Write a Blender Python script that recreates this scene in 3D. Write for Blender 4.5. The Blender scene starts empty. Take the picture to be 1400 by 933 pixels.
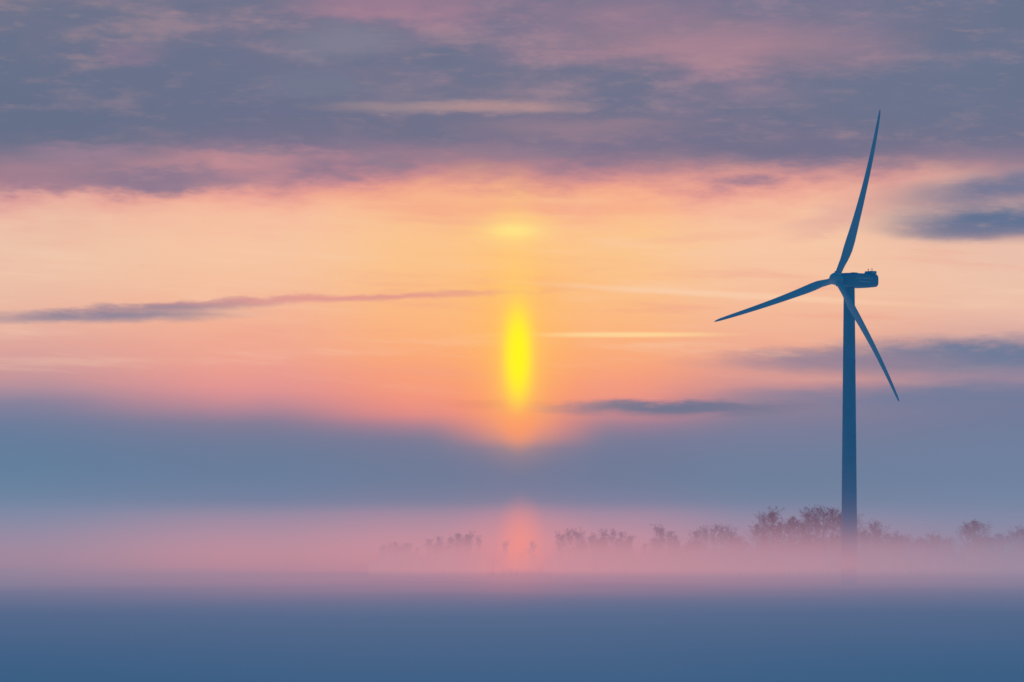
import bpy, bmesh, math, random
from mathutils import Vector, Matrix, noise as mnoise

# ------------------------------------------------------------------ basics
scene = bpy.context.scene
scene.view_settings.view_transform = 'Standard'
scene.view_settings.look = 'None'
scene.view_settings.exposure = 0
COL = scene.collection
FPX = 5250.0      # focal length in photo pixels (135 mm lens)
HOR = 777.0       # horizon row
CAMZ = 5.0

def lin(c):
    out = []
    for v in c:
        v = v / 255.0
        out.append(v / 12.92 if v <= 0.04045 else ((v + 0.055) / 1.055) ** 2.4)
    return tuple(out) + (1.0,)

def azd(x): return math.degrees(math.atan((x - 700.0) / FPX))
def eld(y): return math.degrees(math.atan((HOR - y) / FPX))
PXD = math.degrees(1.0 / FPX)

def link(o):
    COL.objects.link(o); return o

def mesh_obj(name, bm, mat, smooth=True):
    me = bpy.data.meshes.new(name)
    bm.normal_update()
    bm.to_mesh(me); bm.free()
    if smooth:
        for p in me.polygons: p.use_smooth = True
    me.materials.append(mat)
    o = bpy.data.objects.new(name, me)
    return link(o)

# ------------------------------------------------------------------ node maths helper
class E:
    def __init__(s, nt, sock): s.nt = nt; s.s = sock
    def _m(s, op, *a):
        n = s.nt.nodes.new('ShaderNodeMath'); n.operation = op
        for i, v in enumerate((s,) + a):
            if isinstance(v, E): s.nt.links.new(v.s, n.inputs[i])
            else: n.inputs[i].default_value = v
        return E(s.nt, n.outputs[0])
    def __add__(s, o): return s._m('ADD', o)
    __radd__ = __add__
    def __sub__(s, o): return s._m('SUBTRACT', o)
    def __mul__(s, o): return s._m('MULTIPLY', o)
    __rmul__ = __mul__
    def __truediv__(s, o): return s._m('DIVIDE', o)
    def __pow__(s, o): return s._m('POWER', o)
    def exp(s): return s._m('EXPONENT')
    def abs(s): return s._m('ABSOLUTE')

def smooth(nt, e, a, b):
    n = nt.nodes.new('ShaderNodeMapRange'); n.interpolation_type = 'SMOOTHSTEP'
    nt.links.new(e.s, n.inputs[0])
    if a < b:
        n.inputs[1].default_value = a; n.inputs[2].default_value = b
        n.inputs[3].default_value = 0; n.inputs[4].default_value = 1
    else:
        n.inputs[1].default_value = b; n.inputs[2].default_value = a
        n.inputs[3].default_value = 1; n.inputs[4].default_value = 0
    return E(nt, n.outputs[0])

def lramp(nt, e, a, b):
    n = nt.nodes.new('ShaderNodeMapRange')
    nt.links.new(e.s, n.inputs[0])
    n.inputs[1].default_value = a; n.inputs[2].default_value = b
    return E(nt, n.outputs[0])

def vec(nt, x, y, z):
    n = nt.nodes.new('ShaderNodeCombineXYZ')
    for i, v in enumerate((x, y, z)):
        if isinstance(v, E): nt.links.new(v.s, n.inputs[i])
        else: n.inputs[i].default_value = v
    return n.outputs[0]

def noise(nt, v, scale, detail=4, rough=0.55):
    n = nt.nodes.new('ShaderNodeTexNoise')
    nt.links.new(v, n.inputs['Vector'])
    n.inputs['Scale'].default_value = scale
    n.inputs['Detail'].default_value = detail
    n.inputs['Roughness'].default_value = rough
    return E(nt, n.outputs[0])

def mix(nt, fac, a, b):
    n = nt.nodes.new('ShaderNodeMix'); n.data_type = 'RGBA'
    if isinstance(fac, E): nt.links.new(fac.s, n.inputs[0])
    else: n.inputs[0].default_value = fac
    for v, i in ((a, 6), (b, 7)):
        if isinstance(v, tuple): n.inputs[i].default_value = v
        else: nt.links.new(v, n.inputs[i])
    return n.outputs[2]

# ------------------------------------------------------------------ WORLD
world = bpy.data.worlds.new("World"); scene.world = world
world.use_nodes = True
world.cycles.sampling_method = 'MANUAL'; world.cycles.sample_map_resolution = 256
nt = world.node_tree; nt.nodes.clear()
tc = nt.nodes.new('ShaderNodeTexCoord')
sp = nt.nodes.new('ShaderNodeSeparateXYZ')
nt.links.new(tc.outputs['Generated'], sp.inputs[0])
DX, DY, DZ = (E(nt, sp.outputs[i]) for i in range(3))
az = DX._m('ARCTAN2', DY) * (180 / math.pi)
el = DZ._m('ARCSINE') * (180 / math.pi)

# wind-stretched cloud noises in sky angles
nA = noise(nt, vec(nt, az * 0.42, el * 1.3, 3.1), 1.0, 2, 0.5)
nB = noise(nt, vec(nt, az * 0.85, el * 2.7, 11.7), 1.0, 6, 0.6)
nD = noise(nt, vec(nt, az * 1.7, el * 7.0, 31.7), 1.0, 4, 0.62)
hi = smooth(nt, el, eld(420), eld(250))
mid = smooth(nt, el, eld(620), eld(520))
a5 = nA - 0.5; b5 = nB - 0.5; d5 = nD - 0.5
wel = el + a5 * (hi * 0.9 + mid * 0.12 + 0.02) + b5 * (hi * 0.85 + mid * 0.08) + d5 * (hi * 0.28)
waz = az + a5 * (hi * 1.2 + 0.15) + d5 * (hi * 0.4)
zn = (nD - 0.32) * 1.5
W_big = vec(nt, waz, el + b5 * (50 * PXD) + d5 * (32 * PXD), zn)
W_small = vec(nt, waz, el + b5 * (16 * PXD) + d5 * (14 * PXD), zn * 1.1)
W_none = vec(nt, az, el, 0.0)

cols = {
 0: [(0,(115,117,139)),(60,(111,116,140)),(130,(104,113,138)),(180,(102,110,136)),(215,(138,120,142)),(242,(163,128,145)),(262,(203,141,148)),(285,(229,164,154)),
     (315,(235,189,164)),(350,(235,196,170)),(400,(235,187,162)),(455,(228,170,155)),(500,(212,155,154)),(530,(178,144,157)),(552,(134,129,156)),(585,(104,124,155)),
     (640,(97,127,158)),(680,(110,132,161)),(700,(126,137,165)),(725,(146,139,165)),(755,(164,138,159)),(775,(158,134,156)),(795,(142,129,154))],
 350: [(0,(123,119,142)),(60,(116,116,141)),(120,(111,113,139)),(165,(110,110,138)),(200,(128,115,142)),(222,(185,135,148)),(248,(232,157,148)),(280,(246,180,153)),
     (330,(247,199,162)),(380,(246,192,154)),(412,(244,179,147)),(450,(243,173,143)),(500,(237,160,143)),(535,(228,148,147)),(558,(182,136,150)),(578,(130,124,151)),
     (610,(108,123,152)),(650,(104,126,156)),(685,(116,129,159)),(703,(150,138,163)),(730,(178,142,161)),(755,(191,142,157)),(775,(184,137,154)),(795,(160,131,153))],
 580: [(0,(142,121,145)),(60,(119,117,142)),(110,(119,117,141)),(150,(126,119,141)),(180,(115,111,138)),(208,(136,118,142)),(235,(210,142,144)),(262,(248,169,138)),
     (320,(252,200,142)),(380,(252,193,134)),(450,(252,178,122)),(500,(250,163,121)),(540,(244,149,126)),(566,(230,140,134)),(584,(160,127,147)),(604,(116,122,150)),
     (650,(109,124,153)),(685,(122,128,156)),(703,(164,138,161)),(730,(192,143,159)),(755,(203,143,156)),(775,(195,138,153)),(795,(170,131,152))],
 708: [(0,(152,124,146)),(60,(123,118,143)),(110,(124,119,142)),(150,(136,122,142)),(182,(120,113,140)),(210,(140,120,143)),(240,(217,144,141)),(272,(252,181,137)),
     (320,(254,203,132)),(380,(255,195,122)),(450,(255,182,110)),(500,(255,167,103)),(545,(254,150,107)),(582,(246,142,120)),(600,(206,136,136)),(614,(128,121,148)),
     (650,(114,122,151)),(685,(128,128,155)),(703,(175,138,159)),(730,(201,143,157)),(755,(212,143,154)),(775,(203,138,152)),(795,(176,131,152))],
 840: [(0,(138,121,145)),(60,(133,119,144)),(110,(125,119,142)),(150,(123,118,142)),(182,(120,113,140)),(210,(136,118,142)),(240,(213,143,144)),(268,(250,171,139)),
     (320,(252,200,142)),(380,(252,195,136)),(450,(252,180,123)),(500,(249,164,122)),(540,(242,149,131)),(562,(215,138,140)),(582,(147,125,150)),(604,(116,122,151)),
     (650,(110,124,153)),(685,(122,128,157)),(703,(164,138,162)),(730,(191,143,160)),(755,(201,142,156)),(775,(193,137,154)),(795,(169,131,152))],
 1050: [(0,(120,118,145)),(60,(146,123,146)),(100,(133,120,145)),(140,(122,118,142)),(200,(117,112,140)),(222,(161,127,145)),(245,(235,158,147)),(272,(246,184,155)),
     (320,(248,200,163)),(380,(247,194,156)),(440,(244,180,145)),(490,(236,163,142)),(525,(212,149,147)),(550,(158,132,151)),(572,(128,125,152)),(610,(115,126,155)),
     (650,(108,127,156)),(685,(116,131,159)),(705,(140,137,164)),(730,(166,140,163)),(755,(180,140,159)),(775,(173,136,156)),(795,(152,130,154))],
 1400: [(0,(107,117,143)),(60,(111,117,143)),(100,(104,114,141)),(150,(108,113,140)),(200,(113,114,142)),(228,(161,130,146)),(250,(206,153,152)),(290,(226,177,162)),
     (350,(233,191,171)),(400,(235,194,169)),(440,(232,180,162)),(480,(193,151,156)),(515,(154,135,157)),(545,(121,123,153)),(580,(112,124,155)),(610,(113,128,157)),
     (650,(111,129,160)),(685,(117,133,162)),(708,(129,137,165)),(735,(147,138,164)),(755,(155,138,161)),(775,(150,134,158)),(795,(136,128,155))],
}
def pale(x, y, c):
    if 255 < y < 500:
        k = {708: .06, 580: .1, 840: .1}.get(x, .2) * min(1, (y - 255) / 40, (500 - y) / 60)
        return tuple(a * (1 - k) + b_ * k for a, b_ in zip(c, (243, 198, 178)))
    return c
e0, e1 = eld(800), eld(-10)
fel = lramp(nt, wel, e0, e1)
base = None; prev = None
for x in sorted(cols):
    r = nt.nodes.new('ShaderNodeValToRGB')
    cr = r.color_ramp; cr.interpolation = 'B_SPLINE'
    stops = sorted(((eld(y) - e0) / (e1 - e0), pale(x, y, c)) for y, c in cols[x])
    cr.elements[0].position = max(0, stops[0][0]); cr.elements[0].color = lin(stops[0][1])
    cr.elements[1].position = min(1, stops[-1][0]); cr.elements[1].color = lin(stops[-1][1])
    for p, c in stops[1:-1]:
        e = cr.elements.new(p); e.color = lin(c)
    nt.links.new(fel.s, r.inputs[0])
    if base is None: base = r.outputs[0]
    else: base = mix(nt, smooth(nt, waz, azd(prev), azd(x)), base, r.outputs[0])
    prev = x

# broad mottling of the high cloud deck
deck = smooth(nt, el, eld(262), eld(205))
base = mix(nt, smooth(nt, nB, 0.50, 0.74) * deck * 0.32, base, lin((188, 149, 151)))
base = mix(nt, smooth(nt, nA * 0.35 + nB * 0.65, 0.57, 0.39) * deck * 0.55, base, lin((101, 113, 138)))
base = mix(nt, smooth(nt, nD, 0.52, 0.76) * deck * 0.28, base, lin((172, 142, 149)))
# thin veils in the bright band
veil = smooth(nt, el, eld(560), eld(480)) * smooth(nt, el, eld(240), eld(300))
nV = noise(nt, vec(nt, az * 0.35, el * 3.4 + az * 0.15, 51.0), 1.0, 4, 0.6)
base = mix(nt, smooth(nt, nV, 0.5, 0.75) * veil * 0.30, base, lin((249, 212, 182)))
base = mix(nt, smooth(nt, nV, 0.48, 0.25) * veil * 0.34, base, lin((237, 155, 140)))

# individual clouds: x, y, half width, half height, slope (positive = rising to +azimuth), colour, strength
def blob(x, y, hw, hh, slope, col, st, W=None, soft=(1.75, 0.25)):
    global base
    if W is None: W = W_big if hh > 12 else W_small
    m = nt.nodes.new('ShaderNodeMapping'); m.vector_type = 'TEXTURE'
    m.inputs['Location'].default_value = (azd(x), eld(y), 0)
    m.inputs['Rotation'].default_value = (0, 0, math.atan(slope))
    m.inputs['Scale'].default_value = (hw * PXD, hh * PXD, 1.0)
    nt.links.new(W, m.inputs[0])
    l = nt.nodes.new('ShaderNodeVectorMath'); l.operation = 'LENGTH'
    nt.links.new(m.outputs[0], l.inputs[0])
    r = nt.nodes.new('ShaderNodeMapRange'); r.interpolation_type = 'SMOOTHSTEP'
    nt.links.new(l.outputs['Value'], r.inputs[0])
    r.inputs[1].default_value = soft[1]; r.inputs[2].default_value = soft[0]
    r.inputs[3].default_value = st; r.inputs[4].default_value = 0
    base = mix(nt, E(nt, r.outputs[0]), base, lin(col))

blob(300, 120, 240, 42, 0, (106, 114, 140), .5)
blob(600, 172, 280, 19, 0.0, (111, 113, 138), .7)
blob(1070, 203, 210, 21, 0.0, (112, 112, 139), .75)
blob(1270, 120, 190, 52, 0, (107, 117, 142), .6)
blob(80, 180, 180, 30, 0, (101, 112, 137), .6)
blob(980, 66, 190, 28, -0.02, (190, 140, 149), .45)
blob(860, 20, 90, 16, 0.0, (162, 128, 147), .4)
blob(540, 12, 130, 18, 0, (178, 131, 150), .45)
blob(172, 76, 44, 16, 0, (148, 122, 148), .4)
blob(470, 62, 80, 22, 0, (142, 136, 152), .5)
blob(560, 147, 110, 7, 0.01, (178, 150, 149), .45, W_small)
blob(690, 146, 90, 8, 0.0, (200, 156, 148), .5, W_small)
blob(440, 120, 70, 18, 0.0, (124, 128, 147), .4)
blob(790, 178, 130, 14, 0.0, (166, 132, 144), .5)
blob(110, 214, 60, 13, 0, (160, 130, 150), .6)
blob(350, 216, 100, 13, 0, (208, 147, 150), .5)
blob(205, 248, 170, 17, 0, (138, 120, 143), .95)
blob(40, 256, 100, 13, 0, (158, 125, 143), .7)
sc = (1.7, 0.35)
blob(1385, 258, 150, 22, 0.12, (120, 121, 148), 1.0, W_small, sc)
blob(1390, 306, 160, 22, 0.0, (99, 115, 146), 1.0, W_small, sc)
blob(1330, 318, 90, 10, 0.0, (108, 116, 146), .7, W_small, sc)
blob(1150, 298, 60, 14, 0.3, (220, 163, 156), .6)
blob(1360, 488, 240, 22, 0.02, (110, 123, 152), 1.0, W_small, sc)
blob(1150, 495, 150, 13, 0, (150, 131, 151), .8, W_small)
blob(1290, 546, 240, 17, 0, (112, 124, 154), .8, W_small)
blob(915, 559, 150, 9, 0.0, (116, 118, 144), 1.0, W_small, sc)
blob(690, 552, 60, 5, 0, (215, 124, 112), .4)
blob(140, 434, 150, 8.5, 0.03, (144, 133, 152), .95, W_small)
blob(235, 420, 130, 6, 0.05, (154, 132, 150), .85, W_small)
blob(500, 407, 210, 4.5, 0.035, (222, 147, 144), .8, W_small)
blob(845, 458, 120, 3.2, 0.0, (254, 216, 156), .9, W_none)
blob(1000, 404, 230, 4, -0.06, (250, 208, 174), .6, W_none)
blob(740, 285, 150, 8, 0.0, (244, 165, 136), .55)
blob(620, 303, 100, 6, -0.02, (244, 174, 142), .5)
blob(960, 326, 90, 6, 0.06, (244, 182, 152), .5)

# sun seen as a light pillar through the veil (soft elliptical glows)
def glow(x, y, hw, hh, col, st, s0=0.0, s1=2.0): blob(x, y, hw, hh, 0, col, st, W_none, (s1, s0))
glow(708, 450, 130, 110, (255, 186, 112), .2)
glow(708, 478, 46, 92, (255, 190, 98), .55)
glow(706, 375, 22, 80, (255, 208, 120), .35)
glow(702, 315, 40, 14, (255, 224, 134), .65)
glow(702, 316, 22, 7, (255, 236, 136), .5)
glow(709, 572, 20, 27, (252, 142, 110), .9)
glow(708, 486, 26, 70, (255, 204, 84), .8, .0, 2.0)
glow(708, 508, 17, 38, (255, 226, 62), .7)
glow(708, 464, 17, 38, (255, 228, 62), .7)
glow(708, 504, 13, 34, (255, 242, 42), .7)
glow(708, 466, 13, 34, (255, 242, 42), .7)
glow(708, 486, 10, 34, (255, 248, 30), .8)
glow(712, 748, 60, 36, (222, 143, 150), .4)
glow(712, 746, 21, 40, (246, 147, 137), .7)

# rest of the dome: cold twilight (Nishita), dimmer low down on the side away from the sun
sky = nt.nodes.new('ShaderNodeTexSky'); sky.sky_type = 'NISHITA'; sky.sun_disc = False
sky.sun_elevation = math.radians(3.3); sky.sun_rotation = 0.0
sky.dust_density = 1.0
vm = nt.nodes.new('ShaderNodeVectorMath'); vm.operation = 'MULTIPLY'
nt.links.new(sky.outputs[0], vm.inputs[0]); vm.inputs[1].default_value = (0.008, 0.02, 0.03)
grad = smooth(nt, DZ, -0.1, 0.9) * 1.15 + 0.18
va = nt.nodes.new('ShaderNodeVectorMath'); va.operation = 'MULTIPLY_ADD'
cmb = vec(nt, grad, grad, grad)
nt.links.new(cmb, va.inputs[0]); va.inputs[1].default_value = (0.014, 0.106, 0.235)
nt.links.new(vm.outputs[0], va.inputs[2])
cone = smooth(nt, az.abs(), 45, 11) * smooth(nt, el, 28, 9.5)
final = mix(nt, cone, va.outputs[0], base)
bg = nt.nodes.new('ShaderNodeBackground'); bg.inputs[1].default_value = 1.0
nt.links.new(final, bg.inputs[0])
wo = nt.nodes.new('ShaderNodeOutputWorld'); nt.links.new(bg.outputs[0], wo.inputs[0])

# ------------------------------------------------------------------ sun lamp (behind the veil)
sl = bpy.data.lights.new("sun", 'SUN'); sl.energy = 0.2; sl.angle = math.radians(8); sl.color = (1.0, 0.62, 0.38)
so = link(bpy.data.objects.new("sun", sl))
sd = Vector((0.0, math.cos(math.radians(3.3)), math.sin(math.radians(3.3))))
so.rotation_euler = sd.to_track_quat('Z', 'Y').to_euler()
so.location = (0, 0, 200)

# ------------------------------------------------------------------ materials (aerial haze painted into each as emission, by where the surface stands)
def paint_haze(m, ground=False, amount=1.0, lowtop=5.0):
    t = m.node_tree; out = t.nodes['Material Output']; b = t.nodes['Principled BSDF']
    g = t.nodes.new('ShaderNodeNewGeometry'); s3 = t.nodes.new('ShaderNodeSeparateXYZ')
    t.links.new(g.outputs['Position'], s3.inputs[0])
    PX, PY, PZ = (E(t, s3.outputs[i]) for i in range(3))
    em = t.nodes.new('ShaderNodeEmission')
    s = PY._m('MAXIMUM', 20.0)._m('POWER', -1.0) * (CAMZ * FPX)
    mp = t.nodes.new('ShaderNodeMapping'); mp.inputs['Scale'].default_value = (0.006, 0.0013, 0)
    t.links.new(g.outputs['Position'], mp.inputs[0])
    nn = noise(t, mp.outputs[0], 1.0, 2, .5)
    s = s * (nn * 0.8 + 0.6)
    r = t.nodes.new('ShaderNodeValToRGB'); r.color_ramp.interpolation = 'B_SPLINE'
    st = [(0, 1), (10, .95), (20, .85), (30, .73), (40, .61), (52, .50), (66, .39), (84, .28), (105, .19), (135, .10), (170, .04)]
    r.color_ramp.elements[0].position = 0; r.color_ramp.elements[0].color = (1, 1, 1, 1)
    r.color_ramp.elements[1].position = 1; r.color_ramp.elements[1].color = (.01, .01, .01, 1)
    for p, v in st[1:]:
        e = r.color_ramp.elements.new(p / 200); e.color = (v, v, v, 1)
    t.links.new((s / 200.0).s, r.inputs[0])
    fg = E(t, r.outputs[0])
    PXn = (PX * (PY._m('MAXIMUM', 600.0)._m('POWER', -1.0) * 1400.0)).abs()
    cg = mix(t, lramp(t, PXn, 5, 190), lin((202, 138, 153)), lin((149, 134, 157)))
    cg = mix(t, ((PXn / 14.0) ** 2.0 * -1.0).exp() * .3, cg, lin((236, 144, 142)))  # coral sun glow painted into the ground haze colour
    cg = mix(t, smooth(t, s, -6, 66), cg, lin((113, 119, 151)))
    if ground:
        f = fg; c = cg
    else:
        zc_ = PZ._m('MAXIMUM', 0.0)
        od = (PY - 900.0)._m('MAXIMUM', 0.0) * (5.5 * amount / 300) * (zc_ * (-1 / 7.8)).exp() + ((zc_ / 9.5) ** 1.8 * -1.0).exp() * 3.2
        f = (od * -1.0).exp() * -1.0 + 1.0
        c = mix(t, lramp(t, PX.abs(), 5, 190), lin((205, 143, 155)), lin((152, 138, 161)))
        c = mix(t, ((PX / 11.0) ** 2.0 * -1.0).exp() * .4, c, lin((236, 146, 144)))  # same sun glow put into the haze colour of upright things
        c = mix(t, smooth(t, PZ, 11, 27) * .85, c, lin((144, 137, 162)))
        low = mix(t, fg, lin((78, 106, 145)), cg)       # hazed, shaded snow tone at this distance, painted onto low parts
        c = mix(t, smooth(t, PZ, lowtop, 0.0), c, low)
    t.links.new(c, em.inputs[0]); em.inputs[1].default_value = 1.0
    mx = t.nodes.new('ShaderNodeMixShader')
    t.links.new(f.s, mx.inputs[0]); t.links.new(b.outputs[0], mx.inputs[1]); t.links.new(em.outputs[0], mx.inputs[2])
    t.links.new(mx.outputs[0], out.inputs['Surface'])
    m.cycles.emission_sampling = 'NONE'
def pmat(name, col, rough=0.6, var=0.08, scale=3.0, spec=0.3, amount=1.0, **kw):
    m = bpy.data.materials.new(name); m.use_nodes = True
    t = m.node_tree; b = t.nodes['Principled BSDF']
    b.inputs['Roughness'].default_value = rough
    b.inputs['Specular IOR Level'].default_value = spec
    g = t.nodes.new('ShaderNodeTexCoord')
    n = noise(t, g.outputs['Object'], scale, 5, .6)
    c0 = tuple(v * (1 - var) for v in col) + (1,); c1 = tuple(min(1, v * (1 + var)) for v in col) + (1,)
    t.links.new(mix(t, n, c0, c1), b.inputs['Base Color'])
    paint_haze(m, False, amount, **kw)
    return m
paint = pmat("turbine_paint", (.16, .62, .78), .45, .12, .25, .25)  # lighter copy of the tower paint, rotor lighting put into the colour
paint_tower = pmat("tower_paint", (.10, .49, .67), .5, .14, .2, .1, lowtop=6.5)  # same turbine paint, darkened so the lighter blades stand out
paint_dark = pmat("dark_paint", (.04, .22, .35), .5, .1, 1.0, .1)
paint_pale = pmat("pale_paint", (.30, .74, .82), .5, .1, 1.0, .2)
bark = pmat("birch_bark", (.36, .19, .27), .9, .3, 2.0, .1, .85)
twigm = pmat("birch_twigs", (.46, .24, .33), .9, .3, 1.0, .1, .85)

# ------------------------------------------------------------------ snow field
snow = bpy.data.materials.new("snow"); snow.use_nodes = True
t = snow.node_tree; b = t.nodes['Principled BSDF']
g = t.nodes.new('ShaderNodeNewGeometry')
mp = t.nodes.new('ShaderNodeMapping'); mp.inputs['Scale'].default_value = (0.012, 0.004, 1)
t.links.new(g.outputs['Position'], mp.inputs[0])
n1 = noise(t, mp.outputs[0], 1.0, 5, .55)
t.links.new(mix(t, n1, (.56, .66, .72, 1), (.70, .76, .80, 1)), b.inputs['Base Color'])
b.inputs['Roughness'].default_value = .9; b.inputs['Specular IOR Level'].default_value = .1
bn = t.nodes.new('ShaderNodeBump'); bn.inputs['Strength'].default_value = .25; bn.inputs['Distance'].default_value = 1.5
t.links.new(n1.s, bn.inputs['Height']); t.links.new(bn.outputs[0], b.inputs['Normal'])
paint_haze(snow, True)
ys = [-3000, -1000, -300, -100, 0] + [20 * i for i in range(1, 51)] + [1050, 1150, 1300, 1500, 1800, 2300, 3000, 4500, 8000, 16000, 40000]
bm = bmesh.new(); rows = []
for y in ys:
    w = 400 + abs(y) * 1.1
    row = []
    for i in range(41):
        x = (i / 20 - 1) * w
        z = 0.25 * mnoise.noise(Vector((x * .012, y * .006, 0))) if 60 < y < 700 else 0
        row.append(bm.verts.new((x, y, z)))
    rows.append(row)
for a, c in zip(rows, rows[1:]):
    for i in range(40): bm.faces.new((a[i], a[i + 1], c[i + 1], c[i]))
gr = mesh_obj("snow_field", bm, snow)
gr["kind"] = "structure"; gr["label"] = "flat open snow-covered field in blue evening shade"; gr["category"] = "ground"

# ------------------------------------------------------------------ ground fog: a low lens-shaped bank of mist
def fog_bank(x, y0, y1, hw, h, sigma, col):
    m = bpy.data.materials.new("mist"); m.use_nodes = True
    t = m.node_tree; t.nodes.clear()
    em = t.nodes.new('ShaderNodeEmission'); em.inputs[0].default_value = lin(col); em.inputs[1].default_value = sigma  # light scattered by the mist is put in as its own emission
    ab = t.nodes.new('ShaderNodeVolumeAbsorption'); ab.inputs[0].default_value = (0, 0, 0, 1); ab.inputs[1].default_value = sigma
    ad = t.nodes.new('ShaderNodeAddShader'); t.links.new(em.outputs[0], ad.inputs[0]); t.links.new(ab.outputs[0], ad.inputs[1])
    mo = t.nodes.new('ShaderNodeOutputMaterial'); t.links.new(ad.outputs[0], mo.inputs['Volume'])
    bm = bmesh.new(); bmesh.ops.create_uvsphere(bm, u_segments=96, v_segments=32, radius=1)
    for v in bm.verts: v.co = Vector((x + v.co.x * hw, (y0 + y1) / 2 + v.co.y * (y1 - y0) / 2, v.co.z * h))
    o = mesh_obj("fog_bank", bm, m)
    o["kind"] = "stuff"; o["label"] = "low pink bank of ground fog over the snow field"; o["category"] = "fog"
fog_bank(60, 420, 2600, 1500, 3.6, .0003, (150, 130, 154))

# ------------------------------------------------------------------ wind turbine
TX, TY = (1161 - 700) / FPX * 992, 992.0
turb = link(bpy.data.objects.new("wind_turbine", None)); turb.location = (TX, TY, 0)
turb["label"] = "tall white three-bladed wind turbine standing in ground fog"; turb["category"] = "wind turbine"

def ring(bm, c, ax, ay, r, n):
    return [bm.verts.new(c + ax * (r * math.cos(2 * math.pi * i / n)) + ay * (r * math.sin(2 * math.pi * i / n))) for i in range(n)]
def bridge(bm, a, b_):
    n = len(a)
    for i in range(n): bm.faces.new((a[i], a[(i + 1) % n], b_[(i + 1) % n], b_[i]))

bm = bmesh.new(); prof = []
H = 77.5; HZ = 79.5
def trad(z): return 2.12 - (2.12 - 1.42) * (z / H) ** 1.15
zc = [0, 19.5, 39, 58.5, H]
prof.append((-0.5, trad(0))); prof.append((0.36, trad(0)))
for k in range(4):
    a, e_ = zc[k], zc[k + 1]
    for j in range(1, 6):
        z = a + (e_ - a) * j / 6 + (0.4 if a == 0 and j == 1 else 0)
        prof.append((z, trad(z)))
    if k < 3:
        z = e_
        prof += [(z - .12, trad(z)), (z - .11, trad(z) + .05), (z + .11, trad(z) + .05), (z + .12, trad(z))]
prof.append((H, trad(H)))
pr = None
for z, r in prof:
    cur = ring(bm, Vector((0, 0, z)), Vector((1, 0, 0)), Vector((0, 1, 0)), r, 48)
    if pr: bridge(bm, pr, cur)
    pr = cur
bm.faces.new(pr)
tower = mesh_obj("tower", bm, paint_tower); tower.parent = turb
md = tower.modifiers.new("es", 'EDGE_SPLIT'); md.split_angle = math.radians(40)

# nacelle frame: +y local is upwind (towards hub)
YAW = math.radians(52)
up = Vector((0, 0, 1)); nv = Vector((-math.sin(YAW), -math.cos(YAW), 0)); sv = up.cross(nv)
Mn = Matrix((sv, nv, up)).transposed().to_4x4()
Mn.translation = Vector((0, 0, HZ))
def sect(bm, y, hw, zb, zt, p=4.5, n=32):
    vs = []
    for i in range(n):
        a = 2 * math.pi * i / n
        cx, sy_ = math.cos(a), math.sin(a)
        x = hw * math.copysign(abs(cx) ** (2 / p), cx)
        z = (zt + zb) / 2 + (zt - zb) / 2 * math.copysign(abs(sy_) ** (2 / p), sy_)
        vs.append(bm.verts.new((x, y, z)))
    return vs
bm = bmesh.new(); pr = None
for y, hw, zb, zt, p in [(3.35, .7, -.7, .9, 2), (3.3, 1.35, -1.35, 1.35, 2.2), (2.9, 1.55, -1.7, 1.5, 3), (2.0, 1.7, -2.0, 1.65, 4.5), (0, 1.75, -2.05, 1.75, 5.5),
                      (-4, 1.75, -2.0, 1.8, 5.5), (-7.0, 1.72, -1.75, 1.8, 5.5), (-8.6, 1.65, -1.55, 1.75, 5), (-8.95, 1.5, -1.35, 1.6, 4), (-9.0, 1.2, -1.1, 1.4, 4)]:
    cur = sect(bm, y, hw, zb, zt, p)
    if pr: bridge(bm, cur, pr)
    else: bm.faces.new(cur)
    pr = cur
bm.faces.new(list(reversed(pr)))
bmesh.ops.recalc_face_normals(bm, faces=bm.faces)
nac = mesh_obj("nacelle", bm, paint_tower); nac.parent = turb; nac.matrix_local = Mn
md = nac.modifiers.new("es", 'EDGE_SPLIT'); md.split_angle = math.radians(35)

def boxes(name, lst, mat, parent, bev=0.05):
    bm = bmesh.new()
    for cx, cy, cz, sx, sy_, sz in lst:
        m = Matrix.Translation((cx, cy, cz)) @ Matrix.Diagonal((sx, sy_, sz, 1))
        bmesh.ops.create_cube(bm, size=1, matrix=m)
    if bev: bmesh.ops.bevel(bm, geom=list(bm.edges), offset=bev, segments=2, affect='EDGES')
    o = mesh_obj(name, bm, mat, False); o.parent = parent; return o
boxes("cooler", [(0, -7.6, 2.15, 2.6, 1.9, .8), (0, -6.45, 1.95, 2.2, .5, .4)], paint, nac, .08)
boxes("rear_vent", [(0, -9.03, .2, 1.9, .1, 1.6)], paint_dark, nac, .03)
boxes("hatch", [(0.2, -1.5, 1.84, 1.2, 1.6, .14)], paint, nac, .03)
for i, x in enumerate((-.7, .7)):
    bm = bmesh.new()
    a = ring(bm, Vector((x, -7.4, 2.5)), Vector((1, 0, 0)), Vector((0, 1, 0)), .06, 8)
    m_ = ring(bm, Vector((x, -7.4, 2.95)), Vector((1, 0, 0)), Vector((0, 1, 0)), .06, 8)
    bridge(bm, a, m_); prr = m_
    for zz, r in ((3.0, .12), (3.08, .15), (3.16, .12), (3.22, .05)):
        c2 = ring(bm, Vector((x, -7.4, zz)), Vector((1, 0, 0)), Vector((0, 1, 0)), r, 8); bridge(bm, prr, c2); prr = c2
    bm.faces.new(prr)
    ms = mesh_obj("wind_sensor", bm, paint_dark); ms.parent = nac
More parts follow.
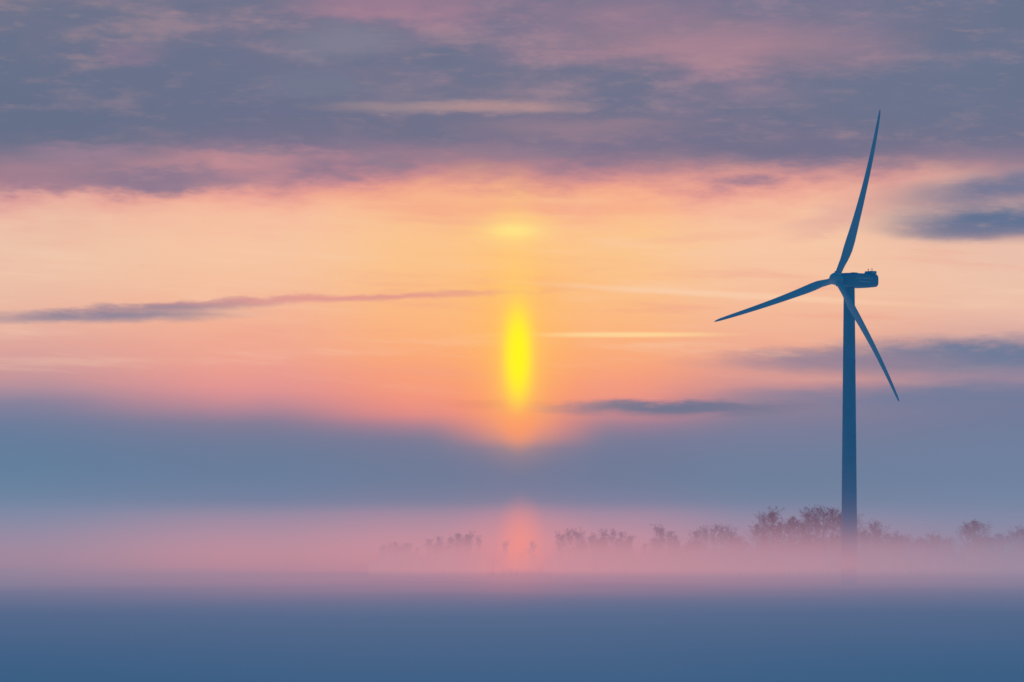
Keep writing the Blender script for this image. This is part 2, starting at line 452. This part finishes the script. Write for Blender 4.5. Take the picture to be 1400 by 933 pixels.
# two rows of (illegibly small) pale lettering on each side of the nacelle
random.seed(4)
for row, (ya, yb) in enumerate(((-1.0, -6.4), (-1.8, -5.6))):
    st_ = []; y = ya
    while y > yb:
        w = random.uniform(.22, .42); st_.append((y - w / 2, w)); y -= w + .18
    z = .45 - row * .85
    for sgn in (1, -1):
        lst = [(sgn * 1.758, a, z, .03, w, .32) for a, w in st_]
        boxes("lettering", lst, paint_pale, nac, 0)

# rotor
TILT = math.radians(6.5); CONE = math.radians(1.6)
rn = (nv * math.cos(TILT) + up * math.sin(TILT)).normalized()
rr = Vector((math.cos(YAW), -math.sin(YAW), 0))
if rr.x < 0: rr = -rr
ru = rn.cross(rr).normalized()
if ru.z < 0: ru = -ru
hubc = nv * 4.5 + Vector((0, 0, HZ))
Mr = Matrix((rr, rn, ru)).transposed().to_4x4()
Mr.translation = hubc
bm = bmesh.new(); pr = None
X, Z = Vector((1, 0, 0)), Vector((0, 0, 1))
for y, r in [(-1.25, .9), (-1.2, 1.35), (-.9, 1.5), (-.3, 1.62), (.3, 1.62), (.9, 1.48), (1.4, 1.2), (1.75, .85), (1.95, .5), (2.03, .15)]:
    cur = ring(bm, Vector((0, y, 0)), X, Z, r, 40)
    if pr: bridge(bm, pr, cur)
    else: bm.faces.new(cur)
    pr = cur
bm.faces.new(pr)
TH1 = math.radians(18.0)
for k in range(3):
    th = TH1 + k * 2 * math.pi / 3
    d = Vector((math.sin(th), 0, math.cos(th))); tt = Vector((math.cos(th), 0, -math.sin(th)))
    a = ring(bm, d * .8, tt, Vector((0, 1, 0)), .98, 24); c2 = ring(bm, d * 1.85, tt, Vector((0, 1, 0)), .98, 24)
    bridge(bm, a, c2); bm.faces.new(c2)
bmesh.ops.recalc_face_normals(bm, faces=bm.faces)
rotor = mesh_obj("rotor_hub", bm, paint); rotor.parent = turb; rotor.matrix_local = Mr
md = rotor.modifiers.new("es", 'EDGE_SPLIT'); md.split_angle = math.radians(35)

def interp(tab, r):
    for (a, va_), (b_, vb_) in zip(tab, tab[1:]):
        if r <= b_:
            q = (r - a) / (b_ - a)
            return va_ + (vb_ - va_) * q
    return tab[-1][1]
chord = [(1.2, 1.6), (2.5, 1.62), (5, 2.15), (8, 2.8), (10.5, 2.8), (16, 2.3), (24, 1.8), (32, 1.42), (39, 1.08), (43, .78), (44.4, .5), (45, .1)]
thick = [(1.2, 1.0), (2.5, .97), (5, .62), (8, .40), (12, .32), (20, .26), (30, .22), (45, .17)]
twist = [(1.2, 16), (6, 15), (10, 12), (16, 9), (24, 7), (34, 5), (45, 3)]
bm = bmesh.new(); pr = None; NS = 28
rad = [1.2 + (45 - 1.2) * (i / 44) for i in range(44)] + [44.5, 44.8, 45]
for r in rad:
    c_, th_, tw = interp(chord, r), interp(thick, r), math.radians(interp(twist, r) + 4)
    circ = max(0, min(1, (5.5 - r) / 3.5))
    cur = []
    for i in range(NS):
        a = 2 * math.pi * i / NS
        cx, cy = .5 * math.cos(a), .5 * math.sin(a)
        u = .5 * (1 - math.cos(a))
        yt = 2.6 * (0.2969 * math.sqrt(max(u, 0)) - .126 * u - .3516 * u * u + .2843 * u ** 3 - .1036 * u ** 4)
        ax_, ay_ = .32 - u, math.copysign(yt * .96, math.sin(a)) * th_ * (1 if math.sin(a) > 0 else .75)
        if abs(math.sin(a)) < 1e-6 and u > .5: ay_ = 0
        px = cx * circ + ax_ * (1 - circ); py = cy * circ + ay_ * (1 - circ)
        px *= c_; py *= c_
        qx = -(px * math.cos(tw) - py * math.sin(tw)); qy = px * math.sin(tw) + py * math.cos(tw)
        off = math.tan(CONE) * r + 4.9 * (r / 45) ** 2 - 3.6 * (r / 45)
        cur.append(bm.verts.new((qx, qy + off, r * 0.995)))
    if pr: bridge(bm, pr, cur)
    else: bm.faces.new(list(reversed(cur)))
    pr = cur
bm.faces.new(pr)
bmesh.ops.recalc_face_normals(bm, faces=bm.faces)
b0 = mesh_obj("blade", bm, paint)
for k in range(3):
    o = b0 if k == 0 else link(b0.copy())
    o.name = "blade" if k == 0 else "blade.%03d" % k
    o.parent = rotor
    o.matrix_local = Matrix.Rotation(TH1 + k * 2 * math.pi / 3, 4, 'Y')

# ------------------------------------------------------------------ birches
def tube(bm, pts, rads, n):
    pr = None
    for i, (p, r) in enumerate(zip(pts, rads)):
        d = (pts[min(i + 1, len(pts) - 1)] - pts[max(i - 1, 0)]).normalized()
        a = d.orthogonal().normalized(); b_ = d.cross(a)
        cur = ring(bm, p, a, b_, r, n)
        if pr: bridge(bm, pr, cur)
        pr = cur
def make_tree(seed, Ht, spread, base_f, bark, twigm):
    rnd = random.Random(seed)
    bt = bmesh.new(); bc = bmesh.new()
    pts = []; x = y = 0
    lean = rnd.uniform(-.02, .02)
    for i in range(13):
        f = i / 12
        x += rnd.uniform(-.18, .18) + lean * Ht / 12; y += rnd.uniform(-.18, .18)
        pts.append(Vector((x * f, y * f, f * Ht)))
    R = .16 * Ht / 20
    tube(bt, pts, [R * (1 - .93 * (i / 12)) + .01 for i in range(13)], 8)
    def tp(f):
        q = f * 12; i = min(11, int(q)); return pts[i].lerp(pts[i + 1], q - i)
    def twigs(p, d, L, n):
        for _ in range(n):
            dd = (d + Vector((rnd.gauss(0, .5), rnd.gauss(0, .5), rnd.gauss(0, .4)))).normalized()
            l = L * rnd.uniform(.4, 1.0)
            e_ = p + dd * l; e2 = e_ + Vector((dd.x * .25, dd.y * .25, -rnd.uniform(.05, .4))) * l
            tube(bc, [p, e_, e2], [.023, .017, .010], 3)
            for _k in range(rnd.randint(1, 5)):
                q = e_.lerp(e2, rnd.random()) if rnd.random() < .6 else p.lerp(e_, rnd.uniform(.3, 1))
                q = q + Vector((rnd.gauss(0, .22), rnd.gauss(0, .22), rnd.gauss(0, .22)))
                s = rnd.uniform(.03, .10)
                vs = [bc.verts.new(q + Vector((rnd.gauss(0, s), rnd.gauss(0, s), rnd.gauss(0, s * 1.3)))) for _ in range(3)]
                bc.faces.new(vs)
    NL = int(26 * rnd.uniform(.85, 1.15)); skip = rnd.uniform(0, 6.28)
    for k in range(NL):
        f = base_f + (1 - base_f) * (k + rnd.random()) / NL * .97
        a = k * 2.399 + rnd.uniform(-.5, .5)
        u = (f - base_f) / (1 - base_f)
        env = spread * (math.sin(math.pi * min(1, (u * .82 + .16))) ** .8) * rnd.uniform(.35, 1.3)
        if math.cos(a - skip) > .7: env *= .5
        p = tp(f); el_ = math.radians(rnd.uniform(40, 68))
        d = Vector((math.cos(a) * math.cos(el_), math.sin(a) * math.cos(el_), math.sin(el_)))
        L = env / math.cos(el_); L = min(L, (Ht * 1.03 - p.z) / max(.2, math.sin(el_)) + .3)
        lp = [p]
        for j in range(1, 6):
            d2 = (d + Vector((rnd.gauss(0, .12), rnd.gauss(0, .12), .06 * j))).normalized()
            lp.append(lp[-1] + d2 * L / 5)
        r0 = max(.03, R * .42 * (1 - f * .6))
        tube(bt, lp, [r0 * (1 - .85 * j / 5) for j in range(6)], 5)
        for j in range(1, 6):
            for _ in range(2):
                a2 = rnd.uniform(0, 6.28)
                d3 = (d * .85 + Vector((math.cos(a2), math.sin(a2), rnd.uniform(-.1, .7))) * .75).normalized()
                sl_ = L * rnd.uniform(.15, .32) + .2
                q0 = lp[j]; q1 = q0 + d3 * sl_
                tube(bc, [q0, q0.lerp(q1, .5) + Vector((0, 0, .05)), q1], [.035, .026, .014], 3)
                twigs(q0.lerp(q1, .5), d3, .85, 2); twigs(q1, d3, .95, 3)
    twigs(pts[-1], Vector((0, 0, 1)), 1.2, 8); twigs(tp(.95), Vector((0, 0, 1)), 1.2, 8)
    mt = bpy.data.meshes.new("trunk"); bt.to_mesh(mt); bt.free(); mt.materials.append(bark)
    mc = bpy.data.meshes.new("crown"); bc.to_mesh(mc); bc.free(); mc.materials.append(twigm)
    for p_ in mt.polygons: p_.use_smooth = True
    return mt, mc, Ht
spec = [(1, 20, 3.1, .25), (2, 20, 2.5, .3), (3, 20, 3.8, .22), (5, 20, 2.7, .4), (8, 20, 2.0, .2), (13, 20, 3.4, .35), (21, 20, 2.3, .3)]
variants = [make_tree(*s_, bark, twigm) for s_ in spec]
trees = [(524,746,1700),(540,742,1680),(548,748,1720),(587,738,1620),(600,735,1600),(618,734,1620),(628,729,1590),(640,732,1600),(653,736,1620),
 (690,743,1750),(728,743,1750),(768,732,1560),(778,728,1540),(790,729,1550),(812,733,1560),(826,728,1530),(838,728,1520),(850,729,1540),(860,734,1560),
 (903,723,1480),(912,728,1500),(922,733,1500),(952,727,1450),(963,724,1440),(976,722,1430),(988,724,1450),(998,729,1470),
 (1034,716,1280),(1043,708,1250),(1055,702,1230),(1064,714,1260),(1076,712,1230),(1088,706,1240),(1098,716,1230),(1106,701,1200),(1117,708,1220),(1127,699,1190),(1139,697,1190),(1150,701,1200),(1165,710,1220),
 (1179,728,1350),(1193,718,1330),(1200,724,1360),(1214,734,1400),(1225,731,1380),(1233,737,1400),(1252,741,1450),(1268,742,1440),(1283,741,1450),(1300,745,1500),
 (1322,716,1300),(1330,711,1280),(1337,720,1310),(1354,735,1380),(1366,731,1370),(1378,732,1380),(1390,728,1350),(1400,725,1340),(1412,729,1350)]
# smaller birches closing the line
rnd = random.Random(31)
for k in range(110):
    x = rnd.uniform(512, 1425)
    if 670 < x < 750: continue
    D = 1600 - (x - 520) * .5 if x < 1000 else 1340
    trees.append((x, (752 if x < 620 else 746 if x < 1000 else 742) - rnd.uniform(0, 9), D + rnd.uniform(-40, 60)))
rnd = random.Random(77)
for i, (x, ty, D) in enumerate(trees):
    far = D > 1400
    mt, mc, Ht = variants[rnd.randrange(7)]
    h = CAMZ + (HOR - ty) / FPX * D
    s = h / (Ht * 1.03)
    e_ = link(bpy.data.objects.new("birch_tree", None)); e_.location = ((x - 700) / FPX * D, D, -.05)
    e_.rotation_euler = (0, 0, rnd.uniform(0, 6.28)); w = s * rnd.uniform(.9, 1.3); e_.scale = (w, w, s)
    e_["label"] = "faint leafless birch tree fading into the pink fog" if far else "bare leafless birch tree rising out of the pink ground fog"
    e_["category"] = "tree"; e_["group"] = "bare birches along the foggy treeline"
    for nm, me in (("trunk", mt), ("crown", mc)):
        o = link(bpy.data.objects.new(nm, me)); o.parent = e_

# thicket between the trees (uncountable brush)
bm = bmesh.new(); rnd = random.Random(9)
for k in range(2600):
    xp = rnd.uniform(505, 1430)
    if 665 < xp < 755 and rnd.random() < .8: continue
    D = 1600 - (xp - 520) * .5 if xp < 1000 else 1300 + rnd.uniform(0, 80)
    D += rnd.uniform(-30, 60)
    hh = (rnd.uniform(7, 13)) * (1.0 + .5 * mnoise.noise(Vector((xp * .03, 0, 4)))) * (1 if xp > 640 else .85)
    b0_ = Vector(((xp - 700) / FPX * D, D, 0))
    for _ in range(5):
        tip = b0_ + Vector((rnd.gauss(0, 1.0), rnd.gauss(0, .9), hh * rnd.uniform(.6, 1)))
        tube(bm, [b0_, b0_.lerp(tip, .6) + Vector((rnd.gauss(0, .1), 0, 0)), tip], [.04, .03, .012], 3)
        for _k in range(7):
            q = b0_.lerp(tip, rnd.uniform(.5, 1)) + Vector((rnd.gauss(0, .3), 0, rnd.gauss(0, .3))); s = .12
            bm.faces.new([bm.verts.new(q + Vector((rnd.gauss(0, s), rnd.gauss(0, s), rnd.gauss(0, s * 1.5)))) for _j in range(3)])
th = mesh_obj("thicket", bm, twigm, False)
th["kind"] = "stuff"; th["label"] = "low leafless brush filling gaps under the birches"; th["category"] = "bushes"

# ------------------------------------------------------------------ camera
cd = bpy.data.cameras.new("camera"); cd.sensor_width = 36; cd.lens = 135
cd.shift_y = (HOR - 466.5) / 1400; cd.clip_start = 1; cd.clip_end = 60000
co = link(bpy.data.objects.new("camera", cd)); co.location = (0, 0, CAMZ); co.rotation_euler = (math.pi / 2, 0, 0)
scene.camera = co
